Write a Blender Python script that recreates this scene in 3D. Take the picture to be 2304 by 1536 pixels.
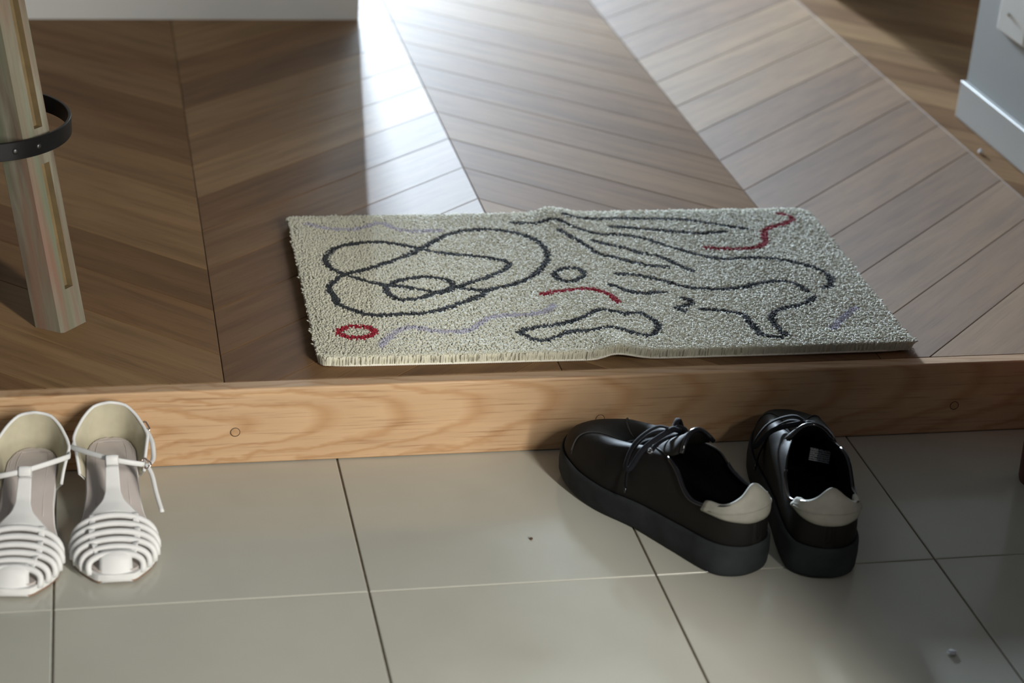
import bpy, bmesh, math, random
import numpy as np
from mathutils import Vector, Matrix

for o in list(bpy.data.objects):
    bpy.data.objects.remove(o, do_unlink=True)
SC = bpy.context.scene
COL = SC.collection
random.seed(7)
RNG = np.random.default_rng(7)

# ------------------------------------------------------------------ camera
H = 0.0936            # height of the raised wooden floor above the tiles
cam_d = bpy.data.cameras.new('camera')
cam = bpy.data.objects.new('camera', cam_d)
COL.objects.link(cam)
cam.location = (-0.25072, -1.91051, 1.08612)
cam.rotation_euler = (1.121017, -0.061395, -0.198353)
cam_d.sensor_width = 36.0
cam_d.lens = 4387.5 / 2304 * 36.0
cam_d.clip_start = 0.05
cam_d.dof.use_dof = True
cam_d.dof.focus_distance = 2.24
cam_d.dof.aperture_fstop = 4.4
SC.camera = cam

# ------------------------------------------------------------------ light
W = bpy.data.worlds.new('world')
SC.world = W
W.use_nodes = True
bg = W.node_tree.nodes['Background']
bg.inputs['Color'].default_value = (0.92, 0.96, 1.0, 1)
bg.inputs['Strength'].default_value = 0.115


def area(name, loc, aim, sx, sy, power, col, spread=180):
    d = bpy.data.lights.new(name, 'AREA')
    d.shape = 'RECTANGLE'
    d.size, d.size_y = sx, sy
    d.energy = power
    d.color = col
    d.spread = math.radians(spread)
    o = bpy.data.objects.new(name, d)
    COL.objects.link(o)
    o.location = loc
    v = Vector(aim) - Vector(loc)
    o.rotation_euler = v.to_track_quat('-Z', 'Y').to_euler()
    return o


# daylight through the open entrance door, in front and to the right of the camera
area('entrance_daylight', (1.10, -2.45, 1.15), (0.1, 0.0, 0.1), 0.15, 1.45, 88.0, (1.0, 0.965, 0.895))
# daylight through the window that closes the corridor at the back
area('far_window_daylight', (0.585, 6.60, 1.38), (0.5, 0.6, 0.1), 0.33, 0.64, 560.0, (0.72, 0.86, 1.0))
area('far_window_slit_daylight', (0.778, 6.59, 1.38), (0.5, 0.6, 0.1), 0.045, 0.64, 430.0, (0.72, 0.85, 1.0))

SC.view_settings.view_transform = 'Standard'
SC.view_settings.look = 'None'
SC.view_settings.exposure = 0.0
SC.view_settings.gamma = 1.0
SC.view_settings.use_curve_mapping = False
SC.cycles.max_bounces = 7
SC.cycles.diffuse_bounces = 5
SC.cycles.glossy_bounces = 3
SC.cycles.transmission_bounces = 2
SC.cycles.caustics_reflective = False
SC.cycles.caustics_refractive = False


# ------------------------------------------------------------------ node helpers
class N:
    def __init__(self, name):
        self.m = bpy.data.materials.new(name)
        self.m.use_nodes = True
        self.t = self.m.node_tree
        self.b = self.t.nodes['Principled BSDF']

    def n(self, typ, **kw):
        nd = self.t.nodes.new(typ)
        for k, v in kw.items():
            if k.startswith('_'):
                setattr(nd, k[1:], v)
        return nd

    def l(self, a, b):
        self.t.links.new(a, b)

    def set(self, **kw):
        for k, v in kw.items():
            self.b.inputs[k.replace('_', ' ')].default_value = v

    def coord(self, kind='Object', scale=(1, 1, 1), loc=(0, 0, 0), rot=(0, 0, 0)):
        tc = self.n('ShaderNodeTexCoord')
        mp = self.n('ShaderNodeMapping')
        mp.inputs['Scale'].default_value = scale
        mp.inputs['Location'].default_value = loc
        mp.inputs['Rotation'].default_value = rot
        self.l(tc.outputs[kind], mp.inputs['Vector'])
        return mp.outputs['Vector']

    def noise(self, vec, scale=5, detail=4, rough=0.55, dist=0.0, dim='3D', w=None):
        nd = self.n('ShaderNodeTexNoise')
        nd.noise_dimensions = dim
        nd.inputs['Scale'].default_value = scale
        nd.inputs['Detail'].default_value = detail
        nd.inputs['Roughness'].default_value = rough
        nd.inputs['Distortion'].default_value = dist
        if vec is not None:
            self.l(vec, nd.inputs['Vector'])
        if w is not None:
            self.l(w, nd.inputs['W'])
        return nd.outputs['Fac']

    def ramp(self, fac, stops):
        nd = self.n('ShaderNodeValToRGB')
        e = nd.color_ramp.elements
        while len(e) > 1:
            e.remove(e[-1])
        e[0].position = stops[0][0]
        e[0].color = (*stops[0][1], 1)
        for pos, c in stops[1:]:
            x = e.new(pos)
            x.color = (*c, 1)
        self.l(fac, nd.inputs['Fac'])
        return nd.outputs['Color']

    def mix(self, fac, a, b, mode='MIX'):
        nd = self.n('ShaderNodeMix')
        nd.data_type = 'RGBA'
        nd.blend_type = mode
        if isinstance(fac, (int, float)):
            nd.inputs[0].default_value = fac
        else:
            self.l(fac, nd.inputs[0])
        for i, v in ((6, a), (7, b)):
            if isinstance(v, tuple):
                nd.inputs[i].default_value = (*v, 1)
            else:
                self.l(v, nd.inputs[i])
        return nd.outputs[2]

    def math(self, op, a, b=None):
        nd = self.n('ShaderNodeMath')
        nd.operation = op
        for i, v in ((0, a), (1, b)):
            if v is None:
                continue
            if isinstance(v, (int, float)):
                nd.inputs[i].default_value = v
            else:
                self.l(v, nd.inputs[i])
        return nd.outputs[0]

    def bump(self, h, strength=0.2, dist=0.001):
        nd = self.n('ShaderNodeBump')
        nd.inputs['Strength'].default_value = strength
        nd.inputs['Distance'].default_value = dist
        self.l(h, nd.inputs['Height'])
        self.l(nd.outputs['Normal'], self.b.inputs['Normal'])

    def color(self, c):
        self.l(c, self.b.inputs['Base Color'])


def plain(name, col, rough=0.5, metal=0.0, var=0.12, nscale=40, bump=0.0, bscale=300, spec=0.5, sheen=0.0):
    m = N(name)
    v = m.coord()
    f = m.noise(v, nscale, 3)
    a = tuple(max(0, c * (1 - var)) for c in col)
    b = tuple(min(1, c * (1 + var)) for c in col)
    m.color(m.ramp(f, [(0.3, a), (0.7, b)]))
    m.set(Roughness=rough, Metallic=metal)
    m.b.inputs['Specular IOR Level'].default_value = spec
    if sheen:
        m.b.inputs['Sheen Weight'].default_value = sheen
    if bump:
        m.bump(m.noise(v, bscale, 2), bump, 0.0006)
    return m.m


def wood_plank():
    m = N('oak_plank')
    tc = m.n('ShaderNodeTexCoord')
    oi = m.n('ShaderNodeObjectInfo')
    mp = m.n('ShaderNodeMapping')
    mp.inputs['Scale'].default_value = (2.2, 34, 1)
    m.l(tc.outputs['UV'], mp.inputs['Vector'])
    w = m.math('MULTIPLY', oi.outputs['Random'], 57.0)
    g = m.noise(mp.outputs['Vector'], 1.6, 6, 0.62, 0.6, '4D', w)
    mp2 = m.n('ShaderNodeMapping')
    mp2.inputs['Scale'].default_value = (1.0, 6, 1)
    m.l(tc.outputs['UV'], mp2.inputs['Vector'])
    g2 = m.noise(mp2.outputs['Vector'], 3.0, 3, 0.5, 1.2, '4D', w)
    mp3 = m.n('ShaderNodeMapping')
    mp3.inputs['Scale'].default_value = (14, 420, 1)
    m.l(tc.outputs['UV'], mp3.inputs['Vector'])
    g3 = m.noise(mp3.outputs['Vector'], 1.0, 2, 0.5, 0.0, '4D', w)
    base = m.ramp(oi.outputs['Random'], [(0.0, (0.165, 0.090, 0.041)), (0.3, (0.205, 0.113, 0.052)),
                                         (0.65, (0.250, 0.150, 0.073)), (1.0, (0.315, 0.197, 0.098))])
    grain = m.ramp(g, [(0.30, (0.62, 0.58, 0.54)), (0.55, (1.0, 1.0, 1.0)), (0.75, (1.12, 1.1, 1.06))])
    c = m.mix(0.75, base, grain, 'MULTIPLY')
    broad = m.ramp(g2, [(0.32, (0.82, 0.79, 0.76)), (0.6, (1.05, 1.04, 1.02))])
    c = m.mix(0.8, c, broad, 'MULTIPLY')
    pores = m.ramp(g3, [(0.30, (0.72, 0.68, 0.64)), (0.46, (1, 1, 1))])
    c = m.mix(0.55, c, pores, 'MULTIPLY')
    m.color(c)
    m.set(Roughness=0.66, Anisotropic=0.68)
    m.b.inputs['Coat Weight'].default_value = 0.0
    m.b.inputs['Coat Roughness'].default_value = 0.42
    m.b.inputs['Anisotropic Rotation'].default_value = 0.25
    m.b.inputs['Specular IOR Level'].default_value = 0.34
    tg = m.n('ShaderNodeTangent')
    tg.direction_type = 'UV_MAP'
    m.l(tg.outputs['Tangent'], m.b.inputs['Tangent'])
    m.bump(m.mix(0.5, grain, pores), 0.10, 0.0006)
    return m.m


def wood_riser():
    m = N('oak_riser')
    tc = m.n('ShaderNodeTexCoord')
    sp = m.n('ShaderNodeSeparateXYZ')
    m.l(tc.outputs['Object'], sp.inputs[0])
    v = m.coord('Object', (4.5, 6, 16))
    wob = m.noise(v, 1.4, 4, 0.6)
    # growth rings of a log whose axis leaves the board towards the right: cathedral arches on the left
    z = m.math('SUBTRACT', sp.outputs['Z'], 0.052)
    z = m.math('ADD', z, m.math('MULTIPLY', m.math('SUBTRACT', wob, 0.5), 0.060))
    z = m.math('SUBTRACT', z, m.math('MULTIPLY', sp.outputs['X'], 0.035))
    d = m.math('ADD', m.math('MULTIPLY', sp.outputs['X'], 0.125), 0.045)
    d = m.math('ADD', d, m.math('MULTIPLY', sp.outputs['Y'], 1.0))
    r = m.math('SQRT', m.math('ADD', m.math('MULTIPLY', z, z), m.math('MULTIPLY', d, d)))
    ph = m.math('FRACT', m.math('MULTIPLY', r, 92.0))
    rings = m.ramp(ph, [(0.0, (0.455, 0.272, 0.140)), (0.22, (0.53, 0.350, 0.202)), (0.75, (0.56, 0.375, 0.222)), (0.93, (0.475, 0.288, 0.150)), (1.0, (0.455, 0.272, 0.140))])
    v2 = m.coord('Object', (9, 60, 330))
    f = m.noise(v2, 1.0, 3, 0.6)
    fine = m.ramp(f, [(0.30, (0.60, 0.50, 0.42)), (0.45, (1, 1, 1)), (0.7, (1.06, 1.05, 1.03))])
    c = m.mix(0.75, rings, fine, 'MULTIPLY')
    v3 = m.coord('Object', (2, 10, 16), (3, 0, 0))
    c = m.mix(0.6, c, m.ramp(m.noise(v3, 1.5, 3), [(0.3, (0.84, 0.80, 0.76)), (0.7, (1.08, 1.07, 1.04))]), 'MULTIPLY')
    m.color(c)
    m.set(Roughness=0.50)
    m.bump(fine, 0.12, 0.0005)
    return m.m


def tile_mat():
    m = N('polished_porcelain')
    oi = m.n('ShaderNodeObjectInfo')
    v = m.coord('Object')
    f = m.noise(v, 9, 4, 0.55, 0.0, '4D', m.math('MULTIPLY', oi.outputs['Random'], 20.0))
    c = m.ramp(f, [(0.3, (0.48, 0.475, 0.412)), (0.7, (0.515, 0.51, 0.442))])
    s = m.noise(v, 520, 2, 0.5)
    c = m.mix(m.ramp(s, [(0.74, (0, 0, 0)), (0.80, (0.45, 0.45, 0.45))]), c, (0.16, 0.15, 0.12))
    tone = m.ramp(oi.outputs['Random'], [(0, (0.96, 0.965, 0.97)), (1, (1.02, 1.015, 1.0))])
    c = m.mix(1.0, c, tone, 'MULTIPLY')
    m.color(c)
    r = m.ramp(m.noise(v, 14, 3), [(0.35, (0.13, 0.13, 0.13)), (0.7, (0.20, 0.20, 0.20))])
    m.l(r, m.b.inputs['Roughness'])
    m.b.inputs['Specular IOR Level'].default_value = 0.45
    return m.m


MAT = {}
MAT['plank'] = wood_plank()
MAT['riser'] = wood_riser()
MAT['tile'] = tile_mat()
MAT['joint'] = plain('dark_joint', (0.045, 0.030, 0.020), 0.9)
MAT['grout'] = plain('brown_grout', (0.12, 0.095, 0.065), 0.9, var=0.3, nscale=120)
MAT['wall'] = plain('white_wall_paint', (0.62, 0.635, 0.62), 0.75, var=0.02, nscale=6, bump=0.05, bscale=180)
MAT['wall_dimmed'] = plain('dimmed_wall_paint', (0.36, 0.372, 0.365), 0.7, var=0.02, nscale=6, bump=0.05, bscale=180)  # right wall's paint darkened to stand in for weaker light on it
MAT['baseboard'] = plain('white_gloss_trim', (0.55, 0.56, 0.55), 0.38, var=0.02, nscale=6)
MAT['outlet'] = plain('white_plastic', (0.78, 0.79, 0.77), 0.3, var=0.01)
MAT['slot'] = plain('dark_slot', (0.02, 0.02, 0.02), 0.6)
MAT['steel'] = plain('bright_steel', (0.72, 0.72, 0.72), 0.18, 1.0, var=0.03)
MAT['ceiling'] = MAT['wall']


def wool(name, col, var, trans, rough=0.8, spec=0.25, sheen=0.1):
    mt = plain(name, col, rough, var=var, nscale=700, spec=spec, sheen=sheen)
    t = mt.node_tree
    bs = t.nodes['Principled BSDF']
    tr = t.nodes.new('ShaderNodeBsdfTranslucent')
    mx = t.nodes.new('ShaderNodeMixShader')
    mx.inputs[0].default_value = trans
    t.links.new(bs.inputs['Base Color'].links[0].from_socket, tr.inputs['Color'])
    t.links.new(bs.outputs[0], mx.inputs[1])
    t.links.new(tr.outputs[0], mx.inputs[2])
    t.links.new(mx.outputs[0], t.nodes['Material Output'].inputs['Surface'])
    return mt


MAT['cream'] = wool('cream_wool', (0.90, 0.885, 0.725), 0.06, 0.34, 0.55, 0.7, 0.8)
MAT['charcoal'] = wool('charcoal_wool', (0.050, 0.056, 0.062), 0.25, 0.1)
MAT['red'] = wool('crimson_wool', (0.42, 0.020, 0.042), 0.2, 0.15)
MAT['lavender'] = wool('lavender_wool', (0.68, 0.66, 0.74), 0.1, 0.3)
MAT['backing'] = plain('woven_backing', (0.62, 0.58, 0.44), 0.95, var=0.1, nscale=400)
MAT['stitch'] = plain('cream_overlock_thread', (0.80, 0.78, 0.68), 0.8, var=0.08, nscale=300)


# ------------------------------------------------------------------ mesh helpers
def tag(o, label=None, cat=None, group=None, kind=None):
    if label:
        o['label'] = label
    if cat:
        o['category'] = cat
    if group:
        o['group'] = group
    if kind:
        o['kind'] = kind
    return o


def link(o, parent=None):
    COL.objects.link(o)
    if parent:
        o.parent = parent
    return o


def empty(name, loc, rz=0.0):
    o = bpy.data.objects.new(name, None)
    o.empty_display_size = 0.05
    o.location = loc
    o.rotation_euler = (0, 0, rz)
    return link(o)


def mesh(name, V, F, mat, parent=None, smooth=False, uv=None, fix=True, kind=None, label=None):
    me = bpy.data.meshes.new(name)
    me.from_pydata([tuple(map(float, v)) for v in V], [], F)
    if fix:
        bm = bmesh.new()
        bm.from_mesh(me)
        bmesh.ops.recalc_face_normals(bm, faces=bm.faces)
        bm.to_mesh(me)
        bm.free()
    if uv is not None:
        lay = me.uv_layers.new(name='UVMap')
        for lp in me.loops:
            lay.data[lp.index].uv = uv(V[lp.vertex_index])
    if smooth:
        me.polygons.foreach_set('use_smooth', [True] * len(me.polygons))
        if smooth != True:
            me.set_sharp_from_angle(angle=math.radians(smooth))
    me.materials.append(mat)
    me.update()
    o = bpy.data.objects.new(name, me)
    if kind:
        o['kind'] = kind
    if label:
        o['label'] = label
    return link(o, parent)


def merge(*vf):
    V, F = [], []
    for v, f in vf:
        k = len(V)
        V += list(v)
        F += [tuple(i + k for i in q) for q in f]
    return V, F


def box(x0, x1, y0, y1, z0, z1):
    V = [(x0, y0, z0), (x1, y0, z0), (x1, y1, z0), (x0, y1, z0), (x0, y0, z1), (x1, y0, z1), (x1, y1, z1), (x0, y1, z1)]
    F = [(0, 3, 2, 1), (4, 5, 6, 7), (0, 1, 5, 4), (1, 2, 6, 5), (2, 3, 7, 6), (3, 0, 4, 7)]
    return V, F


def bevel(o, w, seg=2, angle=30):
    b = o.modifiers.new('bevel', 'BEVEL')
    b.width = w
    b.segments = seg
    b.limit_method = 'ANGLE'
    b.angle_limit = math.radians(angle)
    return o


def boxobj(name, dims, mat, parent=None, bev=0.0, seg=2, **kw):
    o = mesh(name, *box(*dims), mat, parent, **kw)
    if bev:
        bevel(o, bev, seg)
    return o


def grid(P, closed_u=False, closed_v=False):
    """P[i][j] -> vertices and quads"""
    nu, nv = len(P), len(P[0])
    V = [q for row in P for q in row]
    F = []
    for i in range(nu if closed_u else nu - 1):
        for j in range(nv if closed_v else nv - 1):
            a, b = i, (i + 1) % nu
            c, d = j, (j + 1) % nv
            F.append((a * nv + c, b * nv + c, b * nv + d, a * nv + d))
    return V, F


def catmull(P, n, closed=False):
    P = [np.array(q, float) for q in P]
    m = len(P)
    out = []
    segs = m if closed else m - 1
    for s in range(segs):
        if closed:
            p0, p1, p2, p3 = (P[(s + k - 1) % m] for k in range(4))
        else:
            p1, p2 = P[s], P[s + 1]
            p0 = P[s - 1] if s > 0 else 2 * p1 - p2
            p3 = P[s + 2] if s + 2 < m else 2 * p2 - p1
        for k in range(n):
            t = k / n
            out.append(0.5 * (2 * p1 + (p2 - p0) * t + (2 * p0 - 5 * p1 + 4 * p2 - p3) * t * t + (3 * p1 - p0 - 3 * p2 + p3) * t ** 3))
    if not closed:
        out.append(P[-1])
    return out


def tube(pts, ra, rb=None, n=8, closed=False, up=(0, 0, 1), caps=True, taper=None):
    """ra: half size along the side direction, rb: half size along the normal direction"""
    rb = ra if rb is None else rb
    P = [np.array(q, float) for q in pts]
    m = len(P)
    rows = []
    prev = None
    for i in range(m):
        a = P[(i - 1) % m] if (closed or i > 0) else P[i]
        b = P[(i + 1) % m] if (closed or i < m - 1) else P[i]
        t = b - a
        t = t / (np.linalg.norm(t) + 1e-12)
        if prev is None:
            u = np.array(up, float)
            u = u - t * (u @ t)
            if np.linalg.norm(u) < 1e-3:
                u = np.array((1.0, 0.1, 0.0))
                u = u - t * (u @ t)
        else:
            u = prev - t * (prev @ t)
        u = u / np.linalg.norm(u)
        prev = u
        s = np.cross(t, u)
        k = taper(i / (m - 1)) if taper else 1.0
        rows.append([P[i] + k * (ra * math.cos(2 * math.pi * j / n) * s + rb * math.sin(2 * math.pi * j / n) * u) for j in range(n)])
    V, F = grid(rows, closed_u=closed, closed_v=True)
    if caps and not closed:
        F.append(tuple(range(n))[::-1])
        F.append(tuple((m - 1) * n + j for j in range(n)))
    return V, F


def disc_prism(cx, cy, r, z0, z1, n=24):
    V = [(cx + r * math.cos(2 * math.pi * i / n), cy + r * math.sin(2 * math.pi * i / n), z) for z in (z0, z1) for i in range(n)]
    F = [tuple(range(n))[::-1], tuple(range(n, 2 * n))] + [(i, (i + 1) % n, n + (i + 1) % n, n + i) for i in range(n)]
    return V, F


def lerp(x, xs, ys):
    return float(np.interp(x, xs, ys))


# ------------------------------------------------------------------ the setting
XL, XR, YF, YB = -1.5, 1.107, -3.0, 6.7

# tiled entrance floor: grout bed with one slab for each tile
fl = mesh('floor', *box(XL, 1.9, YF, 0.019, -0.05, -0.0016), MAT['grout'])
tag(fl, kind='structure', label='pale grey polished porcelain tile floor of the entrance')
gx = [-0.909, -0.609, -0.3094, 0.0, 0.300, 0.6091, 0.909, 1.209]
gy = [-0.8707, -0.5707, -0.2707, 0.006]
tile_cache = {}


def tile_mesh(w, d):
    key = (round(w, 4), round(d, 4))
    if key not in tile_cache:
        V, F = box(-w / 2, w / 2, -d / 2, d / 2, -0.008, 0)
        bm = bmesh.new()
        vs = [bm.verts.new(v) for v in V]
        for f in F:
            bm.faces.new([vs[i] for i in f])
        bmesh.ops.recalc_face_normals(bm, faces=bm.faces)
        top = [e for e in bm.edges if all(v.co.z > -0.001 for v in e.verts)]
        bmesh.ops.bevel(bm, geom=top, offset=0.0011, segments=2, affect='EDGES', profile=0.5)
        me = bpy.data.meshes.new('tile')
        bm.to_mesh(me)
        bm.free()
        me.materials.append(MAT['tile'])
        tile_cache[key] = me
    return tile_cache[key]


for i in range(len(gx) - 1):
    for j in range(len(gy) - 1):
        w, d = gx[i + 1] - gx[i] - 0.0020, gy[j + 1] - gy[j] - 0.0014
        o = link(bpy.data.objects.new('tile', tile_mesh(w, d)), fl)
        o.location = ((gx[i] + gx[i + 1]) / 2, (gy[j] + gy[j + 1]) / 2, random.uniform(-0.0002, 0.0002))
        o.rotation_euler = (random.uniform(-.0006, .0006), random.uniform(-.0006, .0006), 0)

# raised oak floor laid in chevrons: dark bed, one plank object each
YA = 0.0189
wf = mesh('floor_raised', *merge(box(-1.654, 2.7, YA, 1.93, 0.0, H - 0.0022)), MAT['joint'])
tag(wf, kind='structure', label='raised oak chevron floor of the hallway')
PITCH = 0.1195
cols = [(-1.654, -1.272, 0.0867, 0.4287), (-1.272, -0.890, 0.4287, 0.0867), (-0.890, -0.508, 0.0867, 0.4287), (-0.508, -0.1249, 0.4287, 0.0867), (-0.1249, 0.2575, 0.0867, 0.4259),
        (0.2575, 0.6453, 0.4259, 0.0809), (0.6453, 1.053, 0.0809, 0.4635), (1.053, 1.44, 0.4635, 0.1185), (1.44, 1.83, 0.1185, 0.4635)]


def clip_y(poly, y0, keep_above=True):
    out = []
    for a, b in zip(poly, poly[1:] + poly[:1]):
        ia, ib = ((a[1] >= y0) == keep_above), ((b[1] >= y0) == keep_above)
        if ia:
            out.append(a)
        if ia != ib:
            t = (y0 - a[1]) / (b[1] - a[1])
            out.append((a[0] + t * (b[0] - a[0]), y0))
    return out


def plank(poly, ang):
    cx = sum(q[0] for q in poly) / len(poly)
    cy = sum(q[1] for q in poly) / len(poly)
    ca, sa = math.cos(-ang), math.sin(-ang)
    loc = [((x - cx) * ca - (y - cy) * sa, (x - cx) * sa + (y - cy) * ca) for x, y in poly]
    bm = bmesh.new()
    lo = [bm.verts.new((x, y, -0.006)) for x, y in loc]
    hi = [bm.verts.new((x, y, 0.0)) for x, y in loc]
    n = len(loc)
    bm.faces.new(hi)
    for i in range(n):
        bm.faces.new((lo[i], lo[(i + 1) % n], hi[(i + 1) % n], hi[i]))
    bmesh.ops.recalc_face_normals(bm, faces=bm.faces)
    top = [e for e in bm.edges if all(v.co.z > -0.001 for v in e.verts)]
    bmesh.ops.bevel(bm, geom=top, offset=0.0006, segments=1, affect='EDGES')
    me = bpy.data.meshes.new('plank')
    bm.to_mesh(me)
    bm.free()
    lay = me.uv_layers.new(name='UVMap')
    for lp in me.loops:
        c = me.vertices[lp.vertex_index].co
        lay.data[lp.index].uv = (c.x, c.y)
    me.materials.append(MAT['plank'])
    o = link(bpy.data.objects.new('plank', me), wf)
    o.location = (cx, cy, H + random.uniform(-0.00015, 0.0001))
    o.rotation_euler = (0, 0, ang)


g = 0.0004
for (xa, xb, ya, yb) in cols:
    ang = math.atan2(yb - ya, xb - xa)
    for k in range(-5, 17):
        y0, y1 = ya + k * PITCH, yb + k * PITCH
        poly = [(xa + g, y0 + g), (xb - g, y1 + g), (xb - g, y1 + PITCH - g), (xa + g, y0 + PITCH - g)]
        poly = clip_y(poly, YA + 0.0003)
        if len(poly) > 2:
            poly = clip_y(poly, 1.92, False)
        if len(poly) < 3:
            continue
        plank(poly, ang)
# beyond the built planks the same floor goes on as one surface
wb = mesh('floor_far', *box(XL, 2.7, 1.93, YB, 0.0, H), MAT['plank'], uv=lambda v: (v[0], v[1]))
tag(wb, kind='structure', label='far end of the oak hallway floor')

# step riser: one oak board, its rounded top edge is the nosing
rs = mesh('trim_1', *box(XL, XR, 0.0, YA, 0.0005, H + 0.0002), MAT['riser'])
bevel(rs, 0.0022, 3)
tag(rs, kind='structure', label='light oak step riser board between tiles and raised floor')
MAT['plug'] = plain('oak_plug', (0.47, 0.285, 0.145), 0.6, var=0.15, nscale=90)
for x, z in ((-0.1143, 0.0406), (0.3025, 0.0386), (0.7399, 0.0371)):
    n = 28
    V = [(x + r * math.cos(2 * math.pi * i / n), y, z + r * math.sin(2 * math.pi * i / n))
         for r, y in ((0.0049, 0.002), (0.0049, -0.0001), (0.0043, -0.0006)) for i in range(n)]
    F = [(a * n + i, a * n + (i + 1) % n, (a + 1) * n + (i + 1) % n, (a + 1) * n + i) for a in range(2) for i in range(n)]
    F.append(tuple(range(2 * n, 3 * n)))
    mesh('screw_plug', V, F, MAT['plug'], rs)
    Vr, Fr = tube([(x + 0.0052 * math.cos(2 * math.pi * i / n), -0.0001, z + 0.0052 * math.sin(2 * math.pi * i / n)) for i in range(n)], 0.0004, n=5, closed=True, up=(0, 1, 0))
    mesh('plug_joint', Vr, Fr, MAT['joint'], rs)

# walls
wl = mesh('wall_left', *merge(box(XL, 0.199, 1.388, YB, H, 2.5)), MAT['wall'])
tag(wl, kind='structure', label='white wall closing the hall on the left')
bl = boxobj('baseboard_left', (XL, 0.1995, 1.3865, 1.388, H, H + 0.06), MAT['wall'])
tag(bl, kind='structure', label='white baseboard under the left wall')
wr = boxobj('wall_right', (XR, XR + 0.12, YA, 0.8625, H, 2.5), MAT['wall_dimmed'], bev=0.002)
tag(wr, kind='structure', label='wall on the right of the hallway, paint darkened to stand in for dimmer light')
br = boxobj('baseboard_right', (XR - 0.010, XR, YA, 0.862, H, H + 0.061), MAT['baseboard'], bev=0.0025, seg=3)
tag(br, kind='structure', label='white baseboard along the right wall')
tag(boxobj('wall_room', (2.6, 2.7, YA, 2.6, H, 2.5), MAT['wall']), kind='structure', label='white wall of the unlit side room')
tag(boxobj('wall_corridor', (1.13, 1.25, 1.56, YB, H, 2.5), MAT['wall']), kind='structure', label='white right wall of the back corridor')
# far wall with its window opening
WX0, WX1, WZ0, WZ1 = 0.40, 0.82, 1.04, 1.72
tag(mesh('wall_back', *merge(box(0.199, WX0, YB, YB + .1, H, 2.5), box(WX1, 1.13, YB, YB + .1, H, 2.5), box(WX0, WX1, YB, YB + .1, H, WZ0), box(WX0, WX1, YB, YB + .1, WZ1, 2.5)), MAT['wall']), kind='structure', label='far wall of the corridor around the window')
win = mesh('window_1', *merge(box(WX0, WX0 + .02, YB - .02, YB + .02, WZ0, WZ1), box(WX1 - .02, WX1, YB - .02, YB + .02, WZ0, WZ1), box(WX0 + .02, WX1 - .02, YB - .02, YB + .02, WZ0, WZ0 + .02), box(WX0 + .02, WX1 - .02, YB - .02, YB + .02, WZ1 - .02, WZ1)), MAT['baseboard'])
tag(win, kind='structure', label='white framed window at the end of the corridor')

# wall outlet low on the right wall
ou = empty('wall_outlet', (XR, 0.735, 0.2635))
tag(ou, 'white wall outlet plate low on the right wall', 'outlet')
boxobj('cover_plate', (-0.006, 0.0, -0.05, 0.046, 0.0, 0.165), MAT['outlet'], ou, bev=0.003, seg=3)
for z in (0.088, 0.126):
    boxobj('socket_face', (-0.0075, -0.005, -0.024, 0.024, z - 0.017, z + 0.017), MAT['outlet'], ou, bev=0.002)
    for y in (-0.007, 0.007):
        boxobj('slot', (-0.0079, -0.006, y - 0.001, y + 0.001, z - 0.006, z + 0.004), MAT['slot'], ou)
mesh('screw', *tube([(-0.0085, 0.010, 0.0330), (-0.004, 0.010, 0.0330)], 0.0026, n=12, up=(0, 1, 0)), MAT['steel'], ou)

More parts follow.
